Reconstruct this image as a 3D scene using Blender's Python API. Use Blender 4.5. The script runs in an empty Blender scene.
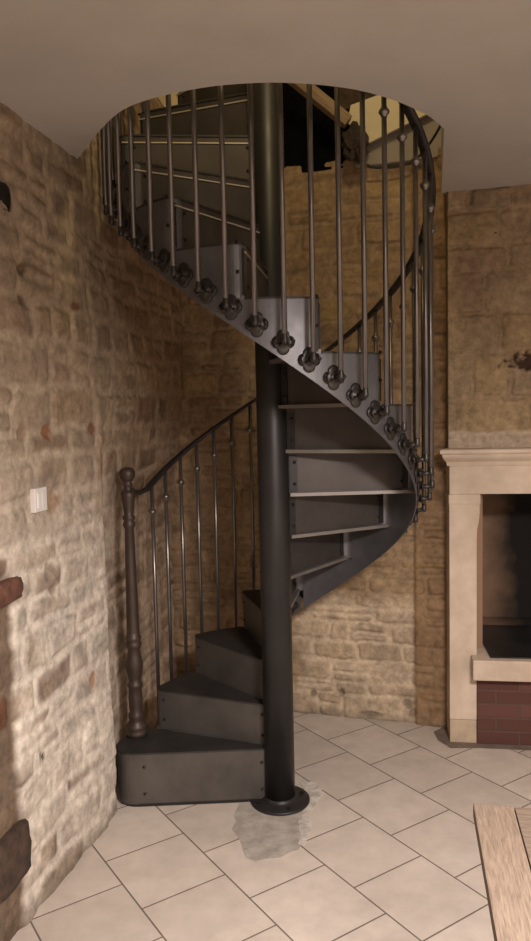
import bpy, bmesh, math, random
import numpy as np
from mathutils import Vector, Matrix

random.seed(7)
R = math.radians
C = bpy.context.scene.collection

# ------------------------------------------------------------------ helpers
def link(name, me, mat=None, parent=None, loc=None):
    o = bpy.data.objects.new(name, me); C.objects.link(o)
    if mat is not None:
        me.materials.append(mat)
    if parent is not None:
        o.parent = parent
    if loc is not None:
        o.location = loc
    return o

def empty(name, loc=(0, 0, 0), rz=0.0):
    o = bpy.data.objects.new(name, None); C.objects.link(o)
    o.location = loc; o.rotation_euler = (0, 0, rz); o.empty_display_size = .1
    return o

def tag(o, label, cat, group=None):
    o['label'] = label; o['category'] = cat
    if group: o['group'] = group
    return o

def struct(o):
    o['kind'] = 'structure'; return o

class MB:
    """collects shapes and links them as one mesh object"""
    def __init__(s): s.v = []; s.f = []; s.sm = []
    def add(s, vs, fs, smooth=False):
        b = len(s.v); s.v += [tuple(v) for v in vs]
        for f in fs:
            s.f.append([b + i for i in f]); s.sm.append(smooth)
        return s
    def box(s, x0, x1, y0, y1, z0, z1, M=None, bev=0.0):
        bm = bmesh.new(); bmesh.ops.create_cube(bm, size=1)
        for v in bm.verts:
            v.co = Vector(((x0 + x1) / 2 + v.co.x * (x1 - x0), (y0 + y1) / 2 + v.co.y * (y1 - y0), (z0 + z1) / 2 + v.co.z * (z1 - z0)))
        if bev > 0:
            bmesh.ops.bevel(bm, geom=bm.edges[:], offset=bev, segments=2, affect='EDGES', profile=.6)
        if M is not None: bm.transform(M)
        return s.bm(bm)
    def bm(s, bm, smooth=False):
        bm.verts.index_update()
        s.add([v.co[:] for v in bm.verts], [[v.index for v in f.verts] for f in bm.faces], smooth)
        bm.free(); return s
    def lathe(s, prof, n=24, M=None, smooth=True):
        """prof = [(r, z)...] about local z"""
        vs = []; fs = []
        for r, z in prof:
            for i in range(n):
                a = 2 * math.pi * i / n; vs.append(Vector((r * math.cos(a), r * math.sin(a), z)))
        m = len(prof)
        for j in range(m - 1):
            for i in range(n):
                k = (i + 1) % n
                fs.append([j * n + i, j * n + k, (j + 1) * n + k, (j + 1) * n + i])
        fs.append([i for i in range(n)][::-1]); fs.append([(m - 1) * n + i for i in range(n)])
        if M is not None: vs = [M @ v for v in vs]
        return s.add(vs, fs, smooth)
    def sweep(s, pts, prof, up=Vector((0, 0, 1)), smooth=True):
        """prof = [(side, up)...] swept along pts"""
        pts = [Vector(p) for p in pts]; m = len(prof); vs = []; fs = []
        for i, p in enumerate(pts):
            t = (pts[min(i + 1, len(pts) - 1)] - pts[max(i - 1, 0)]).normalized()
            sd = t.cross(up)
            if sd.length < 1e-4: sd = Vector((1, 0, 0))
            sd.normalize(); u = sd.cross(t)
            for a, b in prof: vs.append(p + sd * a + u * b)
        for i in range(len(pts) - 1):
            for j in range(m):
                k = (j + 1) % m
                fs.append([i * m + j, i * m + k, (i + 1) * m + k, (i + 1) * m + j])
        fs.append(list(range(m))[::-1]); fs.append([(len(pts) - 1) * m + j for j in range(m)])
        return s.add(vs, fs, smooth)
    def tube(s, pts, r, n=10):
        return s.sweep(pts, [(r * math.cos(2 * math.pi * i / n), r * math.sin(2 * math.pi * i / n)) for i in range(n)], up=Vector((.31, .17, .94)) if True else None)
    def prism(s, poly, z0, z1):
        """horizontal polygon extruded between z0 and z1"""
        n = len(poly)
        vs = [(p[0], p[1], z0) for p in poly] + [(p[0], p[1], z1) for p in poly]
        fs = [list(range(n))[::-1], list(range(n, 2 * n))] + [[i, (i + 1) % n, n + (i + 1) % n, n + i] for i in range(n)]
        return s.add(vs, fs)
    def build(s, name, mat, parent=None, loc=None, angle=None):
        me = bpy.data.meshes.new(name); me.from_pydata(s.v, [], s.f)
        me.polygons.foreach_set('use_smooth', s.sm)
        bm = bmesh.new(); bm.from_mesh(me); bmesh.ops.recalc_face_normals(bm, faces=bm.faces); bm.to_mesh(me); bm.free()
        me.update()
        return link(name, me, mat, parent, loc)

# ------------------------------------------------------------------ noise (numpy)
def _h(ix, iy, seed):
    n = (ix.astype(np.int64) * 374761393 + iy.astype(np.int64) * 668265263 + seed * 1442695041) & 0x7fffffff
    n = ((n ^ (n >> 13)) * 1274126177) & 0x7fffffff
    return ((n ^ (n >> 16)) & 0xffff) / 65535.0
def vnoise(x, y, seed=0):
    ix = np.floor(x); iy = np.floor(y); fx = x - ix; fy = y - iy
    fx = fx * fx * (3 - 2 * fx); fy = fy * fy * (3 - 2 * fy)
    a = _h(ix, iy, seed); b = _h(ix + 1, iy, seed); c = _h(ix, iy + 1, seed); d = _h(ix + 1, iy + 1, seed)
    return (a * (1 - fx) + b * fx) * (1 - fy) + (c * (1 - fx) + d * fx) * fy
def fbm(x, y, seed=0, o=4):
    t = 0; w = .5; s = 0
    for i in range(o):
        t = t + w * vnoise(x * 2 ** i, y * 2 ** i, seed + i * 17); s += w; w *= .55
    return t / s
def sst(a, b, x):
    t = np.clip((x - a) / (b - a), 0, 1); return t * t * (3 - 2 * t)

# ------------------------------------------------------------------ materials
def new_mat(name):
    m = bpy.data.materials.new(name); m.use_nodes = True
    nt = m.node_tree; b = nt.nodes['Principled BSDF']; return m, nt, b
def N(nt, t, **kw):
    n = nt.nodes.new(t)
    for k, v in kw.items(): setattr(n, k, v)
    return n
def noise_mix(nt, c1, c2, scale, detail=4, lo=.35, hi=.65, vec=None, rough=.6):
    tx = N(nt, 'ShaderNodeTexNoise'); tx.inputs['Scale'].default_value = scale; tx.inputs['Detail'].default_value = detail; tx.inputs['Roughness'].default_value = rough
    if vec is None:
        tc = N(nt, 'ShaderNodeTexCoord'); vec = tc.outputs['Object']
    nt.links.new(vec, tx.inputs['Vector'])
    r = N(nt, 'ShaderNodeValToRGB'); r.color_ramp.elements[0].position = lo; r.color_ramp.elements[1].position = hi
    r.color_ramp.elements[0].color = (*c1, 1); r.color_ramp.elements[1].color = (*c2, 1)
    nt.links.new(tx.outputs['Fac'], r.inputs['Fac']); return r.outputs['Color'], tx
def bump(nt, b, tx, strength, dist=.002):
    bp = N(nt, 'ShaderNodeBump'); bp.inputs['Strength'].default_value = strength; bp.inputs['Distance'].default_value = dist
    nt.links.new(tx.outputs['Fac'], bp.inputs['Height']); nt.links.new(bp.outputs['Normal'], b.inputs['Normal'])
def simple(name, c1, c2, scale=8, rough=.8, metal=0.0, bstr=.2, bscale=60, bdist=.002, lo=.35, hi=.65):
    m, nt, b = new_mat(name)
    col, _ = noise_mix(nt, c1, c2, scale, lo=lo, hi=hi); nt.links.new(col, b.inputs['Base Color'])
    b.inputs['Roughness'].default_value = rough; b.inputs['Metallic'].default_value = metal
    if bstr > 0:
        _, t2 = noise_mix(nt, c1, c2, bscale); bump(nt, b, t2, bstr, bdist)
    return m

def steel(name, c1, c2, rlo, rhi, metal=.75):
    m, nt, b = new_mat(name)
    col, tx = noise_mix(nt, c1, c2, 5.0, detail=6, lo=.3, hi=.7); nt.links.new(col, b.inputs['Base Color'])
    _, t2 = noise_mix(nt, c1, c2, 14, detail=5)
    mr = N(nt, 'ShaderNodeMapRange'); mr.inputs['To Min'].default_value = rlo; mr.inputs['To Max'].default_value = rhi
    nt.links.new(t2.outputs['Fac'], mr.inputs['Value']); nt.links.new(mr.outputs['Result'], b.inputs['Roughness'])
    b.inputs['Metallic'].default_value = metal
    _, t3 = noise_mix(nt, c1, c2, 90); bump(nt, b, t3, .06, .001)
    return m

M_steel = steel('waxed_steel_sheet', (.105, .104, .112), (.185, .183, .196), .34, .55, .6)
M_step = steel('brown_steel_sheet', (.080, .073, .068), (.135, .124, .116), .36, .56, .5)
M_tread = steel('dark_steel_tread', (.036, .034, .033), (.062, .058, .056), .42, .62, .5)
M_riser_shade = steel('shaded_steel_riser', (.055, .048, .045), (.090, .079, .074), .40, .60, .5)  # same sheet steel darkened to paint in shade under the stair
M_flange_lit = steel('lit_flange_steel', (.20, .185, .175), (.30, .28, .265), .35, .5, .6)  # paler steel paints in the light caught by the flange
M_gap_light = steel('bright_gap_light', (.50, .46, .38), (.62, .57, .48), .35, .5, .4)
M_pole = steel('black_steel_tube', (.016, .0155, .016), (.030, .028, .028), .36, .52, .3)
M_iron = steel('forged_iron', (.16, .148, .142), (.25, .232, .222), .24, .36, .8)
M_cast = steel('dark_cast_iron', (.030, .027, .026), (.06, .054, .05), .32, .5, .6)
M_newel = steel('brown_cast_iron', (.045, .032, .026), (.085, .06, .048), .40, .55, .35)
M_bolt = steel('bolt_steel', (.02, .019, .019), (.04, .038, .036), .3, .5, .7)

def stone_mat(name, bscale=45, bstr=.55):
    m, nt, b = new_mat(name)
    at = N(nt, 'ShaderNodeVertexColor'); at.layer_name = 'Col'
    tc = N(nt, 'ShaderNodeTexCoord')
    tx = N(nt, 'ShaderNodeTexNoise'); tx.inputs['Scale'].default_value = 28; tx.inputs['Detail'].default_value = 6; tx.inputs['Roughness'].default_value = .7
    nt.links.new(tc.outputs['Object'], tx.inputs['Vector'])
    mr = N(nt, 'ShaderNodeMapRange'); mr.inputs['From Min'].default_value = .25; mr.inputs['From Max'].default_value = .75
    mr.inputs['To Min'].default_value = .58; mr.inputs['To Max'].default_value = 1.38
    nt.links.new(tx.outputs['Fac'], mr.inputs['Value'])
    mx = N(nt, 'ShaderNodeMix', data_type='RGBA', blend_type='MULTIPLY'); mx.inputs['Factor'].default_value = 1
    nt.links.new(at.outputs['Color'], mx.inputs['A']); nt.links.new(mr.outputs['Result'], mx.inputs['B'])
    nt.links.new(mx.outputs['Result'], b.inputs['Base Color'])
    b.inputs['Roughness'].default_value = .92; b.inputs['Specular IOR Level'].default_value = .2
    t2 = N(nt, 'ShaderNodeTexNoise'); t2.inputs['Scale'].default_value = bscale; t2.inputs['Detail'].default_value = 6
    nt.links.new(tc.outputs['Object'], t2.inputs['Vector']); bump(nt, b, t2, bstr, .006)
    return m
M_stone = stone_mat('rubble_stone', 50, .38)
M_dressed = stone_mat('dressed_stone', 70, .35)

M_plaster = simple('ceiling_plaster', (.50, .475, .445), (.55, .52, .49), 3, .9, 0, .08, 120)
M_cream = simple('cream_plaster', (.66, .58, .40), (.72, .64, .46), 4, .9, 0, .1, 60)
M_grey_plaster = simple('grey_plaster', (.30, .265, .235), (.36, .32, .285), 4, .92, 0, .1, 60)
M_white_plaster = simple('plain_plaster_wall', (.52, .46, .39), (.56, .50, .43), 3, .92, 0, .05, 60)
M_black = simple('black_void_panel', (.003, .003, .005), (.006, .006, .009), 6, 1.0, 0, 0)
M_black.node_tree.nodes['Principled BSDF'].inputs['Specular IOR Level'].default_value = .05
M_limestone = simple('pale_limestone', (.50, .405, .315), (.70, .59, .48), 4, .82, 0, .25, 45, .003)
M_lime_dark = simple('worn_limestone', (.40, .315, .225), (.56, .45, .33), 9, .85, 0, .3, 45, .003)
M_conc = simple('grey_concrete', (.30, .27, .235), (.43, .395, .35), 16, .9, 0, .6, 60, .006)
M_dark_strip = simple('dark_floor_strip', (.13, .10, .078), (.22, .175, .14), 9, .8, 0, .2, 50)
M_mortar = simple('broken_mortar', (.40, .365, .32), (.66, .61, .55), 22, .9, 0, .7, 50, .008)
M_plastic = simple('white_plastic', (.74, .72, .70), (.78, .76, .74), 3, .4, 0, 0)
M_rusty = simple('red_brown_brick', (.085, .036, .024), (.17, .075, .05), 30, .9, 0, .8, 60, .006)
M_timber_shade = simple('dark_timber_and_shade', (.03, .018, .012), (.075, .045, .028), 22, .85, 0, .6, 40, .005)
M_cable = simple('black_cable', (.012, .011, .011), (.02, .018, .018), 9, .6, 0, 0)
M_bag = simple('dark_brown_cloth', (.025, .018, .014), (.06, .045, .035), 20, .95, 0, .5, 60, .004)
M_plate = simple('blackened_hearth_plate', (.016, .017, .018), (.045, .046, .046), 7, .35, .3, .1, 40)

def wood(name, c1, c2, c3, rough=.55, axis='Y', sc=26):
    m, nt, b = new_mat(name)
    tc = N(nt, 'ShaderNodeTexCoord'); mp = N(nt, 'ShaderNodeMapping')
    s = [sc, sc, sc]; s['XYZ'.index(axis)] = sc * .07
    mp.inputs['Scale'].default_value = s
    nt.links.new(tc.outputs['Object'], mp.inputs['Vector'])
    tx = N(nt, 'ShaderNodeTexNoise'); tx.inputs['Scale'].default_value = 3.2; tx.inputs['Detail'].default_value = 7; tx.inputs['Roughness'].default_value = .65; tx.inputs['Distortion'].default_value = .6
    nt.links.new(mp.outputs['Vector'], tx.inputs['Vector'])
    r = N(nt, 'ShaderNodeValToRGB'); e = r.color_ramp.elements
    e[0].position = .3; e[0].color = (*c1, 1); e[1].position = .7; e[1].color = (*c3, 1)
    k = e.new(.5); k.color = (*c2, 1)
    nt.links.new(tx.outputs['Fac'], r.inputs['Fac']); nt.links.new(r.outputs['Color'], b.inputs['Base Color'])
    b.inputs['Roughness'].default_value = rough; bump(nt, b, tx, .35, .002)
    return m
M_oak = wood('weathered_oak_lengthwise', (.085, .060, .043), (.145, .107, .078), (.20, .152, .113), .65, 'Y', 75)
M_oakx = wood('weathered_oak_crosswise', (.07, .050, .036), (.12, .088, .064), (.16, .12, .09), .65, 'X', 75)
M_beam = wood('pale_rafter_wood', (.15, .10, .06), (.25, .17, .10), (.34, .245, .145), .7, 'X', 14)

def floor_mat():
    m, nt, b = new_mat('beige_stone_tiles')
    tc = N(nt, 'ShaderNodeTexCoord')
    mp = N(nt, 'ShaderNodeMapping', vector_type='POINT')
    mp.inputs['Rotation'].default_value = (0, 0, R(56.5))           # object -> tile axes
    nt.links.new(tc.outputs['Object'], mp.inputs['Vector'])
    ad = N(nt, 'ShaderNodeVectorMath', operation='ADD'); ad.inputs[1].default_value = (-.035 + .1625 + .325 * 40, -1.597 + .325 * 40, 0)
    nt.links.new(mp.outputs['Vector'], ad.inputs[0])
    br = N(nt, 'ShaderNodeTexBrick'); br.offset = .5; br.offset_frequency = 2; br.squash = 1
    br.inputs['Scale'].default_value = 1; br.inputs['Brick Width'].default_value = .325; br.inputs['Row Height'].default_value = .325
    br.inputs['Mortar Size'].default_value = .0032; br.inputs['Mortar Smooth'].default_value = .15; br.inputs['Bias'].default_value = 0
    br.inputs['Color1'].default_value = (.52, .455, .395, 1); br.inputs['Color2'].default_value = (.60, .53, .465, 1); br.inputs['Mortar'].default_value = (.17, .14, .115, 1)
    nt.links.new(ad.outputs['Vector'], br.inputs['Vector'])
    tx = N(nt, 'ShaderNodeTexNoise'); tx.inputs['Scale'].default_value = 9; tx.inputs['Detail'].default_value = 6; tx.inputs['Roughness'].default_value = .65
    nt.links.new(tc.outputs['Object'], tx.inputs['Vector'])
    mr = N(nt, 'ShaderNodeMapRange'); mr.inputs['From Min'].default_value = .3; mr.inputs['From Max'].default_value = .7; mr.inputs['To Min'].default_value = .88; mr.inputs['To Max'].default_value = 1.1
    nt.links.new(tx.outputs['Fac'], mr.inputs['Value'])
    mx = N(nt, 'ShaderNodeMix', data_type='RGBA', blend_type='MULTIPLY'); mx.inputs['Factor'].default_value = 1
    nt.links.new(br.outputs['Color'], mx.inputs['A']); nt.links.new(mr.outputs['Result'], mx.inputs['B'])
    nt.links.new(mx.outputs['Result'], b.inputs['Base Color'])
    b.inputs['Roughness'].default_value = .62; b.inputs['Specular IOR Level'].default_value = .35
    bp = N(nt, 'ShaderNodeBump', invert=True); bp.inputs['Strength'].default_value = .5; bp.inputs['Distance'].default_value = .003
    nt.links.new(br.outputs['Fac'], bp.inputs['Height']); nt.links.new(bp.outputs['Normal'], b.inputs['Normal'])
    return m
M_floor = floor_mat()

def brick_mat():
    m, nt, b = new_mat('dark_red_brickwork')
    tc = N(nt, 'ShaderNodeTexCoord'); sp = N(nt, 'ShaderNodeSeparateXYZ'); cb = N(nt, 'ShaderNodeCombineXYZ')
    nt.links.new(tc.outputs['Object'], sp.inputs[0]); nt.links.new(sp.outputs['X'], cb.inputs['X']); nt.links.new(sp.outputs['Z'], cb.inputs['Y'])
    br = N(nt, 'ShaderNodeTexBrick'); br.inputs['Scale'].default_value = 1; br.inputs['Brick Width'].default_value = .22; br.inputs['Row Height'].default_value = .068
    br.inputs['Mortar Size'].default_value = .006; br.inputs['Mortar Smooth'].default_value = .4
    br.inputs['Color1'].default_value = (.090, .036, .028, 1); br.inputs['Color2'].default_value = (.135, .058, .045, 1); br.inputs['Mortar'].default_value = (.105, .06, .048, 1)
    nt.links.new(cb.outputs[0], br.inputs['Vector']); nt.links.new(br.outputs['Color'], b.inputs['Base Color'])
    b.inputs['Roughness'].default_value = .9
    bp = N(nt, 'ShaderNodeBump', invert=True); bp.inputs['Strength'].default_value = .6; bp.inputs['Distance'].default_value = .006
    nt.links.new(br.outputs['Fac'], bp.inputs['Height']); nt.links.new(bp.outputs['Normal'], b.inputs['Normal'])
    return m
M_brick = brick_mat()

def soot_mat():
    m, nt, b = new_mat('sooty_firebox')
    tc = N(nt, 'ShaderNodeTexCoord'); sp = N(nt, 'ShaderNodeSeparateXYZ'); nt.links.new(tc.outputs['Object'], sp.inputs[0])
    tx = N(nt, 'ShaderNodeTexNoise'); tx.inputs['Scale'].default_value = 6; tx.inputs['Detail'].default_value = 5
    nt.links.new(tc.outputs['Object'], tx.inputs['Vector'])
    a = N(nt, 'ShaderNodeMath', operation='MULTIPLY_ADD'); a.inputs[1].default_value = .22; nt.links.new(tx.outputs['Fac'], a.inputs[0]); nt.links.new(sp.outputs['X'], a.inputs[2])
    r = N(nt, 'ShaderNodeValToRGB'); e = r.color_ramp.elements
    e[0].position = .33; e[0].color = (.30, .19, .125, 1); e[1].position = .56; e[1].color = (.012, .010, .009, 1)
    nt.links.new(a.outputs[0], r.inputs['Fac']); nt.links.new(r.outputs['Color'], b.inputs['Base Color']); b.inputs['Roughness'].default_value = .95
    bump(nt, b, tx, .4, .01)
    return m
M_soot = soot_mat()

# ------------------------------------------------------------------ stone walls as real relief
def courses(z0, z1, lo, hi, rnd):
    z = [z0]
    while z[-1] < z1: z.append(z[-1] + rnd.uniform(lo, hi))
    return np.array(z)

def stone_field(A, Z, seed, ch=(.08, .15), sl=(.13, .34), joint=.012, soft=.02, warp=.018, split=.25, vis=(.25, 1.0), palette=None, relief=(.004, .016)):
    """returns mask, stone height, stone colour (n,3), visibility for every point"""
    rnd = random.Random(seed)
    Aw = A + warp * 2 * (fbm(A * 5, Z * 5, seed + 1, 3) - .5)
    Zw = Z + warp * 1.6 * (fbm(A * 4 + 9, Z * 4, seed + 2, 3) - .5)
    zc = courses(Z.min() - .3, Z.max() + .3, ch[0], ch[1], rnd)
    ci = np.clip(np.searchsorted(zc, Zw) - 1, 0, len(zc) - 2)
    mask = np.zeros_like(A); hs = np.zeros_like(A); col = np.zeros(A.shape + (3,)); vs = np.zeros_like(A)
    for c in range(len(zc) - 1):
        sel = ci == c
        if not sel.any(): continue
        e = [A.min() - .5 - rnd.uniform(0, .3)]
        while e[-1] < A.max() + .5: e.append(e[-1] + rnd.uniform(*sl))
        e = np.array(e); n = len(e) - 1
        sp = np.array([rnd.uniform(.38, .62) if rnd.random() < split else -1 for _ in range(n)])
        prop = np.array([[(rnd.uniform(*relief), rnd.uniform(*vis)) + tuple(palette(rnd)) for _ in range(2)] for _ in range(n)])
        a = Aw[sel]; z = Zw[sel]; si = np.clip(np.searchsorted(e, a) - 1, 0, n - 1)
        za = np.full(a.shape, zc[c]); zb = np.full(a.shape, zc[c + 1]); hh = np.zeros(a.shape, int)
        s = sp[si]; mid = zc[c] + s * (zc[c + 1] - zc[c])
        up = (s > 0) & (z > mid); lo = (s > 0) & (z <= mid)
        za = np.where(up, mid, za); zb = np.where(lo, mid, zb); hh = np.where(up, 1, 0)
        da = np.minimum(a - e[si], e[si + 1] - a); dz = np.minimum(z - za, zb - z)
        r = .03; inn = (da < r) & (dz < r)
        d = np.where(inn, r - np.hypot(r - np.minimum(da, r), r - np.minimum(dz, r)), np.minimum(da, dz))
        d = d + .012 * (fbm(A[sel] * 22, Z[sel] * 22, seed + 5, 3) - .5)
        mask[sel] = sst(joint * .4, joint * .4 + soft, d)
        p = prop[si, hh]; hs[sel] = p[:, 0]; vs[sel] = p[:, 1]; col[sel] = p[:, 2:5]
    return mask, hs, col, vs

def grid_mesh(name, P, colr, mat):
    na, nz = P.shape[:2]
    me = bpy.data.meshes.new(name)
    idx = np.arange(na * nz).reshape(na, nz)
    q = np.stack([idx[:-1, :-1], idx[1:, :-1], idx[1:, 1:], idx[:-1, 1:]], -1).reshape(-1, 4)
    me.vertices.add(na * nz); me.vertices.foreach_set('co', P.reshape(-1).astype(np.float32))
    me.loops.add(q.size); me.loops.foreach_set('vertex_index', q.reshape(-1).astype(np.int32))
    me.polygons.add(len(q)); me.polygons.foreach_set('loop_start', (np.arange(len(q)) * 4).astype(np.int32))
    me.polygons.foreach_set('use_smooth', np.ones(len(q), bool))
    me.update(calc_edges=True)
    at = me.color_attributes.new('Col', 'FLOAT_COLOR', 'POINT')
    c4 = np.concatenate([np.clip(colr.reshape(-1, 3), .004, .95), np.ones((na * nz, 1))], 1)
    at.data.foreach_set('color', c4.reshape(-1).astype(np.float32))
    me.validate()
    return link(name, me, mat)

def lerp(a, b, t): return a + (b - a) * t[..., None]
def joint_lines(colr, mk, A, Z, seed, k=.5):
    g = sst(.46, .66, fbm(A * 8, Z * 8, seed, 4)); e = np.clip(4 * mk * (1 - mk), 0, 1) ** 1.5
    return colr * (1 - k * e * g)[..., None], e * g

# ---- left wall : plan line x = -.66 + .19 (y - 3.083)
def pal_left(r):
    k = r.random()
    if k < .5: c = (.30, .235, .175)
    elif k < .75: c = (.36, .28, .195)
    elif k < .92: c = (.25, .205, .165)
    else: c = (.23, .12, .072)
    f = r.uniform(.8, 1.15); return [q * f for q in c]
def left_x(y): return -.66 + .19 * (y - 3.083)
ya = np.concatenate([np.linspace(-1.7, 2.15, 40), np.arange(2.16, 4.24, .0068)])
za = np.arange(0, 3.25, .0068)
Y, Z = np.meshgrid(ya, za, indexing='ij')
mk, hs, sc, vs = stone_field(Y, Z, 11, ch=(.085, .155), sl=(.13, .33), joint=.012, soft=.028, warp=.03, split=.2, vis=(.1, 1.0), palette=pal_left, relief=(.002, .009))
low = 1 - sst(.95, 1.75, Z + .5 * (fbm(Y * 2, Z * 2, 77) - .5))           # mortar and stones paler low down
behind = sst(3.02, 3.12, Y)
mort = lerp(np.array([.425, .34, .25]) * np.ones(Y.shape + (3,)), np.array([.66, .60, .52]), low)
scl = lerp(sc * np.array([.80, .74, .68]), np.array([.42, .365, .305]), low * .45)
smear = sst(.30, .62, fbm(Y * 5.5, Z * 6.5, 91))
colr = lerp(mort, scl, mk * np.maximum(vs, .45 * (1 - low)) * (.45 + .55 * np.maximum(smear, .5 * (1 - low)))); colr, jl = joint_lines(colr, mk, Y, Z, 55, .22)
colr = colr * (1 - .30 * low * mk * sst(.45, .75, fbm(Y * 11, Z * 15, 71)))[..., None]
colr *= ((.80 + .40 * fbm(Y * 7, Z * 7, 5)) * (.86 + .28 * fbm(Y * 26, Z * 26, 6)))[..., None]
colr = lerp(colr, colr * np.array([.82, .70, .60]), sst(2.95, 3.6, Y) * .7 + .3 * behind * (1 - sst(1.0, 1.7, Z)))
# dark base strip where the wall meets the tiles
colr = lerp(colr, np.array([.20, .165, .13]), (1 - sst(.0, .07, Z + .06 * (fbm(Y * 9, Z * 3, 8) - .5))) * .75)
# bare dark rubble at the broken edge nearest the room
edge = 1 - sst(2.30, 2.335, Y + .07 * (fbm(Y * 3 + 4, Z * 7, 21) - .5))
edge = edge * (1 - sst(1.12, 1.2, Z))
rub = lerp(np.array([.17, .125, .09]) * np.ones(Y.shape + (3,)), sc * np.array([.5, .46, .44]), mk)
colr = lerp(colr, rub, edge)
def blob(cy, cz, ry, rz, c, k=.9):
    global colr, disp
    d = np.hypot((Y - cy) / ry, (Z - cz) / rz) + 1.5 * (fbm(Y * 17, Z * 17, int(cy * 100)) - .5)
    t = (1 - sst(.6, 1.15, d)) * k
    colr = lerp(colr, np.array(c), t); return t
rec = behind * (.090 * (1 - sst(1.0, 1.85, Z)))
bulge = .018 * (1 - sst(.3, 1.3, Z)) * np.exp(-((Y - 2.93) / .16) ** 2)
disp = mk * hs * (.5 + .5 * smear + .5 * (1 - low)) + .012 * (fbm(Y * 12, Z * 12, 31, 5) - .5) + .03 * (fbm(Y * 2.2, Z * 2.2, 41) - .5) + bulge - rec - .012 * edge - .003 * jl
for cy, cz, ry, rz, c in [(2.47, 2.13, .030, .030, (.13, .085, .055)), (2.47, 2.03, .032, .026, (.15, .10, .065)), (2.52, 1.95, .018, .03, (.20, .17, .14)),
                          (2.60, 1.60, .035, .03, (.25, .115, .06)), (2.44, 1.60, .03, .035, (.26, .19, .13)), (2.86, 2.06, .05, .025, (.17, .085, .05)),
                          (2.96, 1.60, .04, .03, (.22, .10, .06)), (2.62, 1.36, .05, .05, (.36, .25, .17)), (2.50, .72, .035, .03, (.30, .24, .18)), (2.47, .50, .012, .016, (.03, .025, .02)),
                          (2.45, .505, .01, .018, (.03, .025, .02)), (2.64, .30, .018, .03, (.13, .11, .09)), (2.55, 1.12, .05, .03, (.33, .27, .21)), (2.58, 1.05, .035, .022, (.27, .22, .17)), (2.86, .62, .03, .035, (.33, .21, .13))]:
    t = blob(cy, cz, ry, rz, c); disp = disp - .006 * t
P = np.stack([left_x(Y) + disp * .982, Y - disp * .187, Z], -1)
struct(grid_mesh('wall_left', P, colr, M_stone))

# ---- back wall of the stair alcove : from (.15, 4.01) heading -17 deg
def pal_back(r):
    k = r.random()
    if k < .45: c = (.285, .195, .115)
    elif k < .8: c = (.325, .23, .138)
    elif k < .93: c = (.24, .165, .10)
    else: c = (.35, .255, .125)
    f = r.uniform(.85, 1.15); return [q * f for q in c]
bd = np.array([math.cos(R(-17)), math.sin(R(-17))])
aa = np.arange(-.75, .875, .0068); zb = np.arange(0, 2.93, .0068)
A, Z = np.meshgrid(aa, zb, indexing='ij')
mk, hs, sc, vs = stone_field(A, Z, 23, ch=(.065, .15), sl=(.11, .36), joint=.008, soft=.02, warp=.026, split=.28, vis=(.3, 1), palette=pal_back, relief=(.002, .011))
white = (1 - sst(.62, .74, Z + .35 * (fbm(A * 3, Z * 3, 61) - .5) - .02 * sst(.1, .5, A))) * (1 - sst(.615, .65, A + .015 * (fbm(A * 9, Z * 9, 3) - .5))) * sst(-.06, .06, A + .2 * (fbm(A * 4, Z * 4, 66) - .5) - .15 * (Z - .4))
mort = lerp(np.array([.33, .24, .15]) * np.ones(A.shape + (3,)), np.array([.58, .47, .34]), white)
scw = lerp(sc, np.array([.44, .35, .25]), white * .7)
colr = lerp(mort, scw, mk * vs); colr, jl = joint_lines(colr, mk, A, Z, 57, .26)
colr *= ((.74 + .50 * fbm(A * 6, Z * 6, 15)) * (.82 + .36 * fbm(A * 24, Z * 24, 16)))[..., None]
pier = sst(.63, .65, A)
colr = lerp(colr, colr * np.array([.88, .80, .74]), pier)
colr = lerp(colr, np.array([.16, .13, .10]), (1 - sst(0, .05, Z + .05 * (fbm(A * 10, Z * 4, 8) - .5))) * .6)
disp = mk * hs * 1.3 - .003 * jl + .014 * (fbm(A * 12, Z * 12, 33, 5) - .5) + .025 * (fbm(A * 2, Z * 2, 43) - .5) + .02 * pier
for ca, cz, ra, rz, c in [(.245, .13, .02, .03, (.05, .04, .03)), (.09, .12, .018, .025, (.09, .07, .05)), (.60, .10, .03, .03, (.09, .07, .055)), (.62, .05, .03, .03, (.10, .08, .06)), (.40, .03, .07, .015, (.12, .10, .08))]:
    d = np.hypot((A - ca) / ra, (Z - cz) / rz) + 1.4 * (fbm(A * 22, Z * 22, int(ca * 100)) - .5); t = .6 * (1 - sst(.4, 1.2, d))
    colr = lerp(colr, np.array(c), t); disp = disp - .02 * t
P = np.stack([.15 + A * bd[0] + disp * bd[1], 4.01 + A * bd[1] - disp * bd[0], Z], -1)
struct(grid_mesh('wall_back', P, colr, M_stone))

# ---- chimney breast : from fireplace corner, heading -8 deg, with its left return
FO = np.array([.885, 3.600]); FU = np.array([math.cos(R(-8)), math.sin(R(-8))]); FN = np.array([-math.sin(R(-8)), math.cos(R(-8))])   # FN points into the wall
def pal_breast(r):
    k = r.random()
    if k < .5: c = (.33, .25, .165)
    elif k < .8: c = (.29, .21, .14)
    else: c = (.37, .275, .16)
    f = r.uniform(.88, 1.12); return [q * f for q in c]
ua = np.concatenate([np.arange(0, .62, .007), np.linspace(.63, 1.75, 30)]); zc_ = np.arange(1.42, 2.80, .007)
U, Z = np.meshgrid(ua, zc_, indexing='ij')
mk, hs, sc, vs = stone_field(U, Z, 5, ch=(.11, .22), sl=(.15, .36), joint=.006, soft=.016, warp=.022, split=.15, vis=(.6, 1), palette=pal_breast, relief=(.004, .012))
mort = np.array([.35, .26, .165]) * np.ones(U.shape + (3,))
colr = lerp(mort, sc, mk * vs) * ((.74 + .5 * fbm(U * 8, Z * 8, 15)) * (.80 + .40 * fbm(U * 26, Z * 26, 16)))[..., None]; colr, jl = joint_lines(colr, mk, U, Z, 59, .28)
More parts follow.
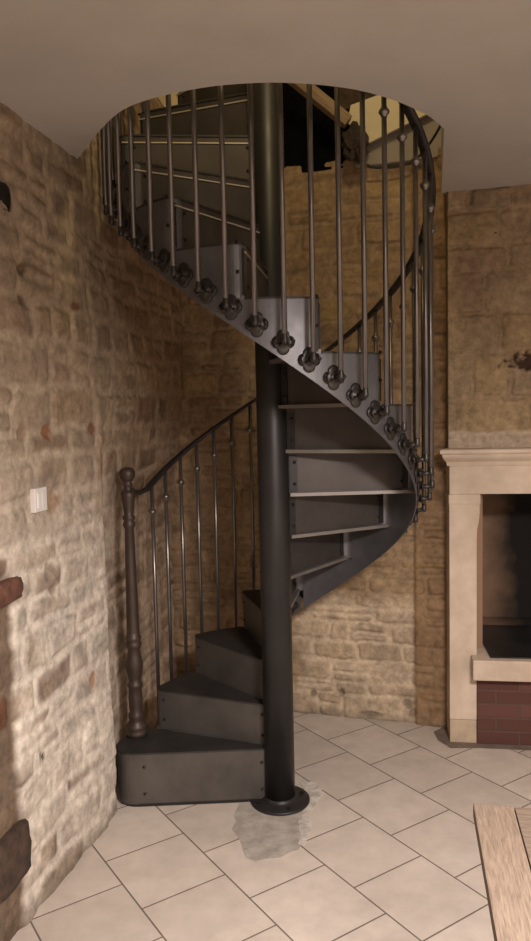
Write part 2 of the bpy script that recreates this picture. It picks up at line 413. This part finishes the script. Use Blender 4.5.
band = 1 - sst(1.525, 1.54, Z + .03 * (fbm(U * 7, Z * 4, 9) - .5))
colr = lerp(colr, np.array([.56, .46, .36]), band * .85)
disp = mk * hs - .005 * jl + .014 * (fbm(U * 12, Z * 12, 3, 5) - .5) - .012 + .008 * band
hole = 1 - sst(.6, 1.1, np.hypot((U - .375) / .105, (Z - 1.865) / .046) + 1.9 * (fbm(U * 38, Z * 38, 4) - .5))
colr = lerp(colr, np.array([.045, .022, .018]), hole * .95); disp = disp - .02 * hole
hole2 = 1 - sst(.7, 1.0, np.hypot((U - .22) / .006, (Z - 2.47) / .006)); colr = lerp(colr, np.array([.04, .03, .025]), hole2)
back0 = .04 + disp * -1
Pb = np.stack([FO[0] + U * FU[0] + back0 * FN[0], FO[1] + U * FU[1] + back0 * FN[1], Z], -1)
# left return of the breast
ta = np.linspace(.34, .05, 30)
T, Z2 = np.meshgrid(ta, zc_, indexing='ij')
w2 = .010 * (fbm(T * 12, Z2 * 12, 6) - .5)
cr = lerp(np.array([.22, .155, .10]) * np.ones(T.shape + (3,)), np.array([.30, .22, .14]), fbm(T * 9, Z2 * 9, 8))
wgt = np.linspace(1, 0, 30)[:, None]
Pr = np.stack([FO[0] + w2 * wgt * FU[0] + T * FN[0], FO[1] + w2 * wgt * FU[1] + T * FN[1], Z2], -1)
P = np.concatenate([Pr, Pb], 0); colr = np.concatenate([cr, colr], 0)
struct(grid_mesh('wall_chimney_breast', P, colr, M_dressed))

# ---- plain room shell out of the frame, floor and ceiling
b = MB(); b.box(-1.75, 2.75, -1.75, 4.6, -.12, 0); struct(b.build('floor', M_floor))
b = MB(); b.box(2.62, 2.75, -1.6, 3.5, 0, 2.95); struct(b.build('wall_right', M_white_plaster))
b = MB(); b.box(-1.7, 2.75, -1.75, -1.62, 0, 2.95); struct(b.build('wall_front', M_white_plaster))

def cz(x): return 2.615 + .035 * (x + .69)
opening = [(-.693, 2.93), (-.567, 2.691), (-.478, 2.544), (-.404, 2.460), (-.300, 2.400), (-.173, 2.358), (-.076, 2.345), (.024, 2.346), (.125, 2.364), (.225, 2.396), (.323, 2.443), (.42, 2.512), (.513, 2.598), (.603, 2.70), (.677, 2.818), (.861, 3.64)]
def smooth_path(pts, n):
    out = []
    P_ = [Vector(p) for p in pts]
    for i in range(len(P_) - 1):
        p0 = P_[max(i - 1, 0)]; p1 = P_[i]; p2 = P_[i + 1]; p3 = P_[min(i + 2, len(P_) - 1)]
        for k in range(n):
            t = k / n
            out.append(.5 * ((2 * p1) + (p2 - p0) * t + (2 * p0 - 5 * p1 + 4 * p2 - p3) * t * t + (3 * p1 - p0 - 3 * p2 + p3) * t ** 3))
    out.append(P_[-1]); return out
op = [opening[0]] + [tuple(p) for p in smooth_path(opening[1:-1], 4)] + [opening[-1]]
poly = [(-1.75, -1.75), (2.75, -1.75), (2.75, 3.45), (2.5, 3.48), (.90, 3.70)] + [p for p in reversed(op)] + [(-.76, 2.93), (-.80, 2.5)]
n = len(poly); b = MB()
from mathutils.geometry import tessellate_polygon
tri = tessellate_polygon([[Vector((p[0], p[1], 0)) for p in poly]])
b.add([(p[0], p[1], cz(p[0])) for p in poly] + [(p[0], p[1], cz(p[0]) + .25) for p in poly],
      [list(t) for t in tri] + [[i + n for i in t] for t in tri] + [[i, (i + 1) % n, n + (i + 1) % n, n + i] for i in range(n)])
struct(b.build('ceiling', M_plaster))

# upstairs shell seen through the opening
def quad_wall(name, pts, th, mat):
    b = MB(); p = [Vector(q) for q in pts]; nrm = (p[1] - p[0]).cross(p[2] - p[0]).normalized() * th
    k = len(p); b.add(p + [q + nrm for q in p], [list(range(k)), list(range(k, 2 * k))] + [[i, (i + 1) % k, k + (i + 1) % k, k + i] for i in range(k)])
    return struct(b.build(name, mat))
def bwp(a, z, off=0.0):    # a point on the alcove's back wall line, off behind it
    return (.15 + a * bd[0] - off * bd[1], 4.01 + a * bd[1] + off * bd[0], z)
quad_wall('wall_upper_back', [bwp(.36, 2.87, .03), bwp(.95, 2.87, .03), bwp(.95, 4.6, .03), bwp(.36, 4.6, .03)][::-1], -.06, M_grey_plaster)
quad_wall('wall_upper_back_cream', [bwp(-1.3, 2.87, .06), bwp(-.05, 2.87, .06), bwp(-.05, 4.6, .06), bwp(-1.3, 4.6, .06)][::-1], -.06, M_cream)
quad_wall('dark_opening_panel_1', [bwp(-.05, 2.88, .05), bwp(.36, 2.88, .05), bwp(.36, 4.6, .05), bwp(-.05, 4.6, .05)][::-1], -.05, M_black)  # flat black panel painted for the darkness inside an opening
quad_wall('wall_upper_left', [(-.80, 2.95, 3.2), (-.55, 4.25, 3.2), (-.55, 4.25, 4.6), (-.80, 2.95, 4.6)], .06, M_cream)
# cream panel at the upper right, its foot rising to the right
quad_wall('cream_panel_upper', [(.440, 3.80, 3.06), (.512, 3.80, 2.945), (.86, 3.70, 3.075), (.875, 3.69, 3.27), (.70, 3.74, 3.20), (.455, 3.79, 3.135)], -.03, M_cream)
quad_wall('shadowed_ceiling_board_1', [(.40, 3.83, 3.12), (.90, 3.70, 3.22), (.90, 3.70, 3.75), (.40, 3.83, 3.75)], -.03, M_timber_shade)  # dark board stands in for the shadowed ceiling above the cream
b = MB(); b.box(-1.3, 1.2, .7, 4.6, 4.6, 4.7); struct(b.build('ceiling_upper', M_white_plaster))
b = MB(); b.box(-1.2, 1.1, .7, .8, 2.95, 4.6); struct(b.build('wall_upper_front', M_white_plaster))
b = MB(); b.box(1.1, 1.2, .8, 3.9, 2.95, 4.6); struct(b.build('wall_upper_right', M_grey_plaster))

# concrete patch where the tiles were cut for the column
pp = [(-.135, 3.085), (-.161, 2.967), (-.150, 2.915), (-.165, 2.863), (-.13, 2.785), (-.118, 2.72), (-.104, 2.666), (-.066, 2.640), (-.033, 2.655), (.022, 2.661), (.055, 2.69), (.091, 2.71), (.122, 2.789), (.110, 2.85), (.10, 2.903), (.14, 2.99), (.150, 3.072), (.14, 3.157), (0, 3.2)]
b = MB(); b.prism(pp, -.02, .0015); struct(b.build('floor_patch', M_conc))
pp = [(.122, 3.223), (.177, 3.228), (.215, 3.19), (.215, 3.12), (.193, 3.071), (.172, 3.01), (.149, 2.957), (.156, 2.90), (.149, 2.843), (.128, 2.77), (.112, 2.735), (.094, 2.746), (.108, 2.80), (.10, 2.86), (.119, 2.955), (.135, 3.05), (.14, 3.15)]
b = MB(); b.prism(pp, -.02, .003); struct(b.build('floor_patch_mortar', M_mortar))

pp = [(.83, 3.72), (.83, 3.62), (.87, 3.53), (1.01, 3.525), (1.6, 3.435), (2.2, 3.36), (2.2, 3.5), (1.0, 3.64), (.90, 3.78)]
b = MB(); b.prism(pp, -.02, .0012); struct(b.build('floor_strip', M_dark_strip))  # thin dark brown strip on the floor round the fireplace foot

# ------------------------------------------------------------------ spiral staircase
PX, PY = .032, 3.071
STEP, RISE, Z1 = 25.54, .1792, .234
RO_, RB = .580, .637
def th_n(n): return -8.6 - STEP * (n - 12)
def z_n(n): return Z1 + RISE * (n - 1) if n > 0 else 0.0
def S(r, t, z=0.0): t = R(t); return Vector((r * math.sin(t), -r * math.cos(t), z))
def z_nose(t): return z_n(12) - RISE / STEP * (t + 8.6)
stair = empty('spiral_staircase', (PX, PY, 0))
tag(stair, 'dark steel spiral staircase winding round a black column up through the ceiling', 'staircase')

pole = MB().lathe([(.0635, .012), (.0640, 1.2), (.0640, 4.0), (.05, 4.01)], 40).build('pole', M_pole, stair); pole['label'] = 'black steel tube column'
fl = MB().lathe([(.124, .002), (.126, .005), (.126, .011), (.122, .014), (.078, .014), (.072, .020), (.066, .022), (.0655, .03)], 44).build('base_flange', M_pole, stair)
me_fb = None
for i in range(4):
    a = R(20 + 90 * i); p = Vector((.1 * math.cos(a), .1 * math.sin(a), .0))
    if me_fb is None:
        o = MB().lathe([(.009, .0135), (.009, .021), (.006, .023)], 6, smooth=False).build('bolt', M_bolt, fl); me_fb = o.data
    else:
        o = link('bolt', me_fb, None, fl)
    o.location = p

# bolt head pointing along +y, shared
bolt_me = MB().lathe([(.0065, -.001), (.0065, .003), (.004, .006), (.0, .0065)], 10, M=Matrix.Rotation(R(-90), 4, 'X')).build('bolt', M_bolt)
bm_data = bolt_me.data; bpy.data.objects.remove(bolt_me)
def add_bolt(parent, p, d):
    o = link('bolt', bm_data, None, parent); o.location = p
    d = Vector(d); o.rotation_euler = (0, 0, math.atan2(-d.x, d.y)); return o

def front_path(n, ro, rho, extra=8):
    """plan path : radial riser line, rounded corner, onto the outer circle"""
    t = th_n(n); pts = [S(.060, t), S((.06 + ro - rho) / 2, t), S(ro - rho, t)]
    d = math.degrees(rho / ro); A_ = S(ro - rho, t); B_ = S(ro, t - d); K = S(ro, t)
    for k in range(1, extra + 1):
        u = k / extra; pts.append(A_ * (1 - u) ** 2 + K * 2 * u * (1 - u) + B_ * u * u)
    return pts, d

def sheet(b, pts, zlo, zhi, th):
    """vertical sheet along a plan path, thickened to the path's right; zlo/zhi per point"""
    m = len(pts); offs = []
    for i in range(m):
        t = (pts[min(i + 1, m - 1)] - pts[max(i - 1, 0)]); t.z = 0; t.normalize(); offs.append(Vector((t.y, -t.x, 0)) * th)
    vs = []; fs = []
    for i, p in enumerate(pts):
        q = p + offs[i]
        vs += [(p.x, p.y, zlo[i]), (p.x, p.y, zhi[i]), (q.x, q.y, zhi[i]), (q.x, q.y, zlo[i])]
    for i in range(m - 1):
        a, c = 4 * i, 4 * (i + 1)
        for j in range(4):
            k = (j + 1) % 4; fs.append([a + j, a + k, c + k, c + j])
    fs.append([0, 1, 2, 3]); e = 4 * (m - 1); fs.append([e + 3, e + 2, e + 1, e])
    b.add(vs, fs)

NTOP = 17
for n in range(1, NTOP + 1):
    ro = .695 if n == 1 else (.602 if n < 5 else RO_)
    rho = .085 if n == 1 else (.03 if n < 5 else .045)
    t0, t1 = th_n(n), th_n(n + 1)
    if n == NTOP: t1 -= 22
    if n == 1: t1 += 1.5
    pts, d = front_path(n, ro, rho)
    zt = z_n(n); zl = z_n(n - 1)
    # riser with rounded outer corner
    b = MB()
    inner = [p for p in pts]
    sheet(b, inner, [zl if n > 1 else .012] * len(inner), [zt - .007] * len(inner), .004)
    ris = b.build('riser', M_step if n < 5 else M_riser_shade, stair)
    ris.data.materials.append(M_step if n < 5 else M_steel)
    for p_ in ris.data.polygons:
        if p_.index >= 8: p_.material_index = 1
    e = S(1, t0).normalized(); f = Vector((e.y, -e.x, 0))          # f : downhill (visible) side of the riser
    if f.dot(S(1, t0 + 90)) < 0: f = -f
    hz = zt - zl
    for rr in ([.075, ro - rho - .015] if n > 1 else [.075, ro - .125]):
        for fr in (.24, .74):
            add_bolt(ris, e * rr + Vector((0, 0, zl + hz * fr)), f)
            if n > 4: add_bolt(ris, e * (rr + .012) - f * .010 + Vector((0, 0, zl + hz * fr)), -f)
    # return flange along the back foot of the riser
    if n > 1:
        b = MB()
        pa, pb = e * .066 - f * .004, e * (ro - .01) - f * .004
        q = [pa, pb, pb - f * .024, pa - f * .024]
        b.prism([(p.x, p.y) for p in q], zl - .006, zl + .008)
        fo = b.build('flange', M_flange_lit, ris); fo['label'] = 'steel return flange coloured bright as if catching light'
        # angle brackets to the column and to the outer panel
        for ra, rb_ in ((.066, .098), (ro - .045, ro - .012)):
            q = [e * ra - f * .004, e * rb_ - f * .004, e * rb_ - f * .009, e * ra - f * .009]
            MB().prism([(p.x, p.y) for p in q], zl + .012, zt - .02).build('angle_bracket', M_pole, ris)
    # tread plate
    ring = [p for p in pts]
    k = 10
    for i in range(1, k + 1):
        tt = (t0 - d) + (t1 - .3 - (t0 - d)) * i / k; ring.append(S(ro, tt))
    ring.append(S(.060, t1 - .3))
    for i in range(1, 5): ring.append(S(.060, t1 - .3 + (t0 - t1 + .3) * i / 5))
    ring = [(p + f * .004) if i < 3 else p for i, p in enumerate(ring)]
    trd = MB().prism([(p.x, p.y) for p in ring], zt - .007, zt).build('tread', M_tread, stair)
    if n > 11:  # bright strip paints in light leaking through the tread gap
        q = [e * .066 - f * .001, e * (ro - .012) - f * .001, e * (ro - .012) + f * .004, e * .066 + f * .004]
        MB().prism([(p.x, p.y) for p in q], zt - .033, zt - .0285).build('gap_light_strip', M_gap_light, trd)['label'] = 'bright thin strip painted for light leaking under the tread edge'
    # outer panel following the helix below, level with the tread above
    k = 14; tp = []; zlo = []; zhi = []
    ta_, tb_ = t0 - d, (t1 - d if n > 1 else t1)
    for i in range(k + 1):
        tt = ta_ + (tb_ - ta_) * i / k; tp.append(S(ro - .001, tt))
        zlo.append(max(.012, z_nose(tt) - .302) if n > 1 else .012); zhi.append(zt - .007)
    b = MB(); sheet(b, tp, zlo, zhi, .005)
    sp = b.build('stringer_panel', M_step if n < 5 else M_steel, stair)
    if n > 4:
        for fr in (.10, .22, .34):
            tt = tb_ + 2.2
            add_bolt(sp, S(ro, tt, zlo[-1] + fr * .8), S(1, tt))

# black strip painting in the shadow under the first step
tp = [S(.070, th_n(1)), S(.60, th_n(1) - .6)] ; pts, d = front_path(1, .690, .085)
b = MB(); sheet(b, [p * .985 for p in pts], [.0005] * len(pts), [.014] * len(pts), .02); b.build('shadow_strip', M_pole, stair)

# balusters outside the panels, each with knob, bottom boss and flower plate
def baluster_meshes():
    ros = MB()
    bm = bmesh.new()
    # quatrefoil plate in the xz plane, facing -y
    m = 32; ringv = []
    def lobe(a): return .0285 + .0105 * abs(math.cos(2 * a)) ** .7 + .003 * abs(math.sin(a)) ** 4
    prof = [(1.0, .0), (1.0, -.004), (.85, -.008), (.62, -.006), (.45, -.012), (.25, -.016)]
    vs = []; fs = []
    for s_, y_ in prof:
        for i in range(m):
            a = 2 * math.pi * i / m; r = lobe(a) * s_ if s_ > .5 else .03 * s_; vs.append((r * math.cos(a), y_, r * math.sin(a)))
    for j in range(len(prof) - 1):
        for i in range(m):
            k = (i + 1) % m; fs.append([j * m + i, j * m + k, (j + 1) * m + k, (j + 1) * m + i])
    fs.append(list(range(m))); fs.append([(len(prof) - 1) * m + i for i in range(m)])
    ros.add(vs, fs, True)
    bm.free()
    # stub arm out to the foot of the bar
    ros.tube([(0, -.012, 0), (0, -.034, -.004), (0, -.052, 0)], .0085, 10)
    for sx in (-1, 1):       # small curled leaves beside the boss
        ros.tube([(sx * .010, -.012, -.006), (sx * .026, -.020, -.014), (sx * .035, -.018, .002), (sx * .025, -.014, .014)], .0046, 6)
    knob = MB().lathe([(.009, -.017), (.0105, -.015), (.0105, -.012), (.013, -.010), (.0175, -.004), (.0185, 0), (.0175, .004), (.013, .010), (.0105, .012), (.0105, .015), (.009, .017)], 16)
    boss = MB().lathe([(.0, -.012), (.007, -.011), (.0105, -.005), (.0115, .0), (.0105, .006), (.0095, .010), (.0095, .018), (.0085, .022)], 14)
    return ros, knob, boss
ros, knob, boss = baluster_meshes()
protos = {}
def part_copy(nm, mb, mat, parent):
    if nm not in protos:
        o = mb.build(nm, mat, parent); protos[nm] = o.data; return o
    return link(nm, protos[nm], None, parent)
RAIL_UP = .872
DR = 8.44
def z_ros(t): return 2.174 - RISE / STEP * (t + 38.7)
kmax = 33
for k in range(-10, kmax + 1):
    t = -38.7 + DR * k
    zb_ = z_ros(t); zr = z_nose(t) + RAIL_UP
    if k == kmax: zr -= .0
    root = MB().lathe([(.0088, 0), (.0088, zr - zb_ - .004)], 12).build('baluster', M_iron, stair, S(RB, t, zb_))
    o = part_copy('knob', knob, M_iron, root); o.location = (0, 0, zr - zb_ - .125)
    o = part_copy('foot_boss', boss, M_cast, root)
    # flower plate on the panel : sits .06 towards the column
    o = part_copy('rosette', ros, M_cast, root); o.location = -S(.0565, t); o.rotation_euler = (0, 0, R(t))

# handrail : flat rounded bar
hp = []
for i in range(0, 161):
    t = 243.0 + (-128.0 - 243.0) * i / 160
    hp.append(S(RB, t, z_nose(t) + RAIL_UP + .004))
start = [S(.672, 251.0, 1.345 - 0), S(.667, 249.0, 1.312), S(.655, 246.4, 1.302)]
prof = [(-.019, -.003), (-.016, -.007), (.016, -.007), (.019, -.003), (.018, .004), (.011, .008), (-.011, .008), (-.018, .004)]
MB().sweep(start + hp, prof).build('handrail', M_cast, stair)

# newel post standing on the first step
NW = Vector((-.598 - PX, 3.235 - PY, Z1))
hN = 1.425 - Z1
pf = [(.0, 0), (.047, 0), (.047, .018), (.043, .024), (.046, .034), (.046, .046), (.036, .056), (.031, .070), (.034, .082), (.034, .096), (.028, .104), (.030, .13), (.031, .175), (.028, .215),
      (.034, .222), (.034, .234), (.026, .242), (.029, .262), (.037, .300), (.038, .322), (.030, .360), (.026, .386), (.030, .394), (.035, .404), (.035, .416), (.029, .424), (.035, .434), (.035, .444), (.029, .452),
      (.0275, .47), (.0255, .62), (.0225, .80), (.0205, .925), (.026, .932), (.028, .942), (.026, .952), (.021, .958), (.027, .966), (.027, .976), (.020, .984), (.0215, 1.0), (.030, 1.06), (.032, 1.078), (.026, 1.086),
      (.018, 1.092), (.0165, 1.108), (.022, 1.114), (.022, 1.120), (.017, 1.126), (.024, 1.134), (.033, 1.150), (.0345, 1.163), (.031, 1.178), (.022, 1.187), (.008, 1.191), (0, 1.191)]
MB().lathe(pf, 28).build('newel_post', M_newel, stair, NW)

# ------------------------------------------------------------------ fireplace
fp = empty('stone_fireplace', (FO[0], FO[1], 0), R(-8))
tag(fp, 'pale limestone fireplace with moulded mantel and brick hearth against the right wall', 'fireplace')
W = 1.36                                     # clear width between the outer jamb faces
def jamb(mirror):
    # side profile seen from the front : (u, z)
    pr = [(.0, .118), (.128, .118), (.128, 1.01), (.130, 1.06), (.138, 1.10), (.142, 1.14), (.142, 1.185), (.0, 1.185)]
    b = MB(); m = len(pr)
    q = [(u if not mirror else W - u, z) for u, z in pr]
    vs = [(u, 0, z) for u, z in q] + [(u, .34, z) for u, z in q]
    fs = [list(range(m)), list(range(m, 2 * m))] + [[i, (i + 1) % m, m + (i + 1) % m, m + i] for i in range(m)]
    b.add(vs, fs); o = b.build('jamb', M_limestone, fp)
    u0, u1 = (-.004, .146) if not mirror else (W - .146, W + .004)
    MB().box(u0, u1, -.006, .34, 1.185, 1.235, bev=.006).build('capital', M_limestone, o)
    u0, u1 = (.0, .128) if not mirror else (W - .128, W)
    MB().box(u0, u1, -.001, .34, 0, .1155, bev=.003).build('foot_block', M_lime_dark, o)
    return o
jamb(False); jamb(True)
MB().box(.0, W, -.004, .34, 1.235, 1.375, bev=.004).build('lintel', M_limestone, fp)
pr = [(.06, 1.372), (-.012, 1.372), (-.018, 1.384), (-.022, 1.392), (-.036, 1.400), (-.052, 1.412), (-.060, 1.424), (-.060, 1.430), (-.074, 1.432), (-.080, 1.438), (-.080, 1.450), (-.074, 1.455), (.06, 1.455)]
def mantel():
    vs = []; fs = []; m = len(pr)
    for e_ in (0, 1):
        for y, z in pr:
            o_ = max(0.0, -y) * .58; vs.append(((-o_ - .004) if e_ == 0 else (W + .004 + o_), y, z))
    fs = [list(range(m)), list(range(m, 2 * m))] + [[i, (i + 1) % m, m + (i + 1) % m, m + i] for i in range(m)]
    # return pieces run straight back because the ends are mitred
    return MB().add(vs, fs).build('mantel_shelf', M_limestone, fp)
mantel()
MB().box(.100, W - .100, -.085, .33, .345, .445, bev=.006).build('hearth_slab', M_limestone, fp)
MB().box(.130, W - .130, -.010, .33, 0, .345).build('brick_base', M_brick, fp)
pl = MB(); pl.prism([(.185, -.045), (W - .185, -.045), (W - .175, .50), (.175, .50)], .444, .452); pl.build('hearth_plate', M_plate, fp)['label'] = 'black metal plate set in the hearth'
b = MB(); b.box(.132, .17, .10, .72, .44, 1.24); b.box(.13, W - .13, .70, .76, .40, 1.5); b.box(W - .17, W - .132, .10, .72, .44, 1.24); b.box(.13, W - .13, .34, .72, .38, .4435); b.box(.13, W - .13, .34, .72, 1.30, 1.36)
b.build('firebox', M_soot, fp)

# ------------------------------------------------------------------ oak table (only its corner shows)
d_ = Vector((.183, .983, 0)).normalized()
tb = empty('oak_table', (.457, 1.647, 0), math.atan2(-d_.x, d_.y))
tag(tb, 'weathered oak plank table standing on the tiles in front of the fireplace', 'table')
TW, TL, th = .86, 1.55, .032
# local x to the right, local y away from the camera; corner at the origin
MB().box(0, .088, -TL, 0, .75 - th, .75, bev=.003).build('edge_board', M_oak, tb)
MB().box(TW - .088, TW, -TL, 0, .75 - th, .75, bev=.003).build('edge_board', M_oak, tb)
y0 = 0
i = 0
while y0 > -TL + .02:
    w = [.118, .135, .126, .142][i % 4]; y1 = max(-TL, y0 - w)
    MB().box(.0905, TW - .0905, y1 + .0012, y0 - .0, .75 - th, .7485, bev=.002).build('plank', M_oakx, tb); y0 = y1; i += 1
b = MB(); b.box(.08, TW - .08, -.105, -.085, .63, .717); b.build('apron', M_oakx, tb)
b = MB(); b.box(.08, TW - .08, -TL + .085, -TL + .105, .63, .717); b.build('apron', M_oakx, tb)
for x0 in (.08, TW - .1):
    MB().box(x0, x0 + .02, -TL + .105, -.105, .63, .717).build('apron', M_oak, tb)
for x0 in (.075, TW - .145):
    for yy in (-.15, -TL + .08):
        MB().box(x0, x0 + .07, yy, yy + .07, 0, .717, bev=.004).build('leg', M_oak, tb)

# ------------------------------------------------------------------ small things
sw = empty('light_switch', (left_x(2.50) + .010, 2.50, 1.374), math.atan2(1, .19) - math.pi / 2 - R(0))
# local y runs along the wall, local x out of it
sw.rotation_euler = (0, 0, -math.atan(.19))
tag(sw, 'white square double light switch on the pale stone wall', 'light switch')
MB().box(-.012, .008, -.042, .042, -.040, .040, bev=.003).build('wall_plate', M_plastic, sw)
MB().box(.006, .0115, .001, .026, -.026, .026, bev=.002).build('rocker', M_plastic, sw)
MB().box(.006, .0115, -.026, -.001, -.026, .026, bev=.002).build('rocker', M_plastic, sw)

def rough_block(name, y0, y1, z0, z1, out, mat, label, cat, seed, group=None):
    bm = bmesh.new(); bmesh.ops.create_cube(bm, size=1); bmesh.ops.subdivide_edges(bm, edges=bm.edges[:], cuts=5, use_grid_fill=True)
    rd = random.Random(seed)
    for v in bm.verts:
        c = v.co; r = max(abs(c.x), abs(c.y), abs(c.z)); l = c.length
        c *= (1 - .16 * (l / r - 1) / .73)
        c += Vector((rd.uniform(-1, 1), rd.uniform(-1, 1), rd.uniform(-1, 1))) * .022
        v.co = Vector((c.x * (out + .05) + (out - .05) / 2, c.y * (y1 - y0), c.z * (z1 - z0)))
    o = MB().bm(bm, True).build(name, mat, None, (left_x((y0 + y1) / 2), (y0 + y1) / 2, (z0 + z1) / 2))
    o.rotation_euler = (0, 0, -math.atan(.19)); tag(o, label, cat, group); return o
rough_block('brick', 2.16, 2.37, 1.075, 1.150, .022, M_rusty, 'broken red brick end jutting from the pale wall below the light switch', 'brick', 3)
rough_block('timber_block', 2.12, 2.345, .185, .365, .022, M_timber_shade, 'dark brown timber block let into the foot of the pale wall', 'timber block', 9)
rough_block('hinge_pin', 2.33, 2.415, 2.285, 2.375, .012, M_cast, 'black iron hinge fixing high on the stone wall under the ceiling', 'hinge', 12)

# rafter, cable and bundle seen through the opening
bmv = Vector((.435, 3.74, 3.035)) - Vector((.02, 3.74, 3.375)); L_ = bmv.length
b = MB().box(0, L_, -.03, .03, -.028, .028, bev=.004)
o = b.build('rafter', M_beam, None, (.02, 3.74, 3.375)); o.rotation_euler = (0, math.atan2(-bmv.z, bmv.x), 0)
tag(o, 'pale wooden rafter sloping down beside the dark opening upstairs', 'rafter')
cp = [(.53, 3.79, 2.852), (.56, 3.79, 2.838), (.66, 3.775, 2.832), (.75, 3.75, 2.85), (.81, 3.68, 2.90), (.85, 3.58, 2.965), (.865, 3.50, 3.03), (.85, 3.46, 3.09), (.80, 3.44, 3.13)]
o = MB().tube(smooth_path(cp, 6), .0065, 8).build('cable', M_cable); tag(o, 'black cable hanging in a loop over the top of the stone wall', 'cable')
bm = bmesh.new(); bmesh.ops.create_icosphere(bm, subdivisions=3, radius=1)
rd = random.Random(4)
for v in bm.verts:
    n_ = .75 + .5 * rd.random(); c = v.co * n_
    v.co = Vector((c.x * .062, c.y * .05, c.z * .085))
o = MB().bm(bm, False).build('cloth_bundle', M_bag, None, (.475, 3.76, 2.945)); tag(o, 'dark ragged bundle lodged on top of the stone wall', 'bundle')

# ------------------------------------------------------------------ light
def area(name, loc, size, energy, col, rot=(0, 0, 0), spread=180):
    l = bpy.data.lights.new(name, 'AREA'); l.shape = 'DISK'; l.size = size; l.energy = energy; l.color = col; l.spread = R(spread)
    o = bpy.data.objects.new(name, l); C.objects.link(o); o.location = loc; o.rotation_euler = rot; return o
area('pendant_light', (.70, .75, 2.05), .32, 98, (1.0, .885, .825))
area('overhead_fill', (.9, -.5, 2.5), .6, 68, (1.0, .88, .815))  # unseen overhead fill, added to even out the room light
l = bpy.data.lights.new('landing_lamp', 'POINT'); l.energy = 38; l.color = (1.0, .78, .42); l.shadow_soft_size = .08
o = bpy.data.objects.new('landing_lamp', l); C.objects.link(o); o.location = (.32, 1.95, 3.80)
w = bpy.data.worlds.new('dim_ambient'); bpy.context.scene.world = w; w.use_nodes = True
w.node_tree.nodes['Background'].inputs['Color'].default_value = (.55, .45, .38, 1); w.node_tree.nodes['Background'].inputs['Strength'].default_value = .03

# ------------------------------------------------------------------ camera
cam = bpy.data.cameras.new('camera'); co = bpy.data.objects.new('camera', cam); C.objects.link(co)
cam.sensor_fit = 'VERTICAL'; cam.sensor_height = 24; cam.lens = 750 / 941 * 24; cam.clip_start = .02
M = Matrix.Rotation(R(90 - 4.46), 4, 'X') @ Matrix.Rotation(R(-1.25), 4, 'Z')
co.matrix_world = Matrix.Translation((0, 0, 1.65)) @ M
sc_ = bpy.context.scene; sc_.camera = co
sc_.view_settings.view_transform = 'Standard'; sc_.view_settings.look = 'None'; sc_.view_settings.exposure = 0
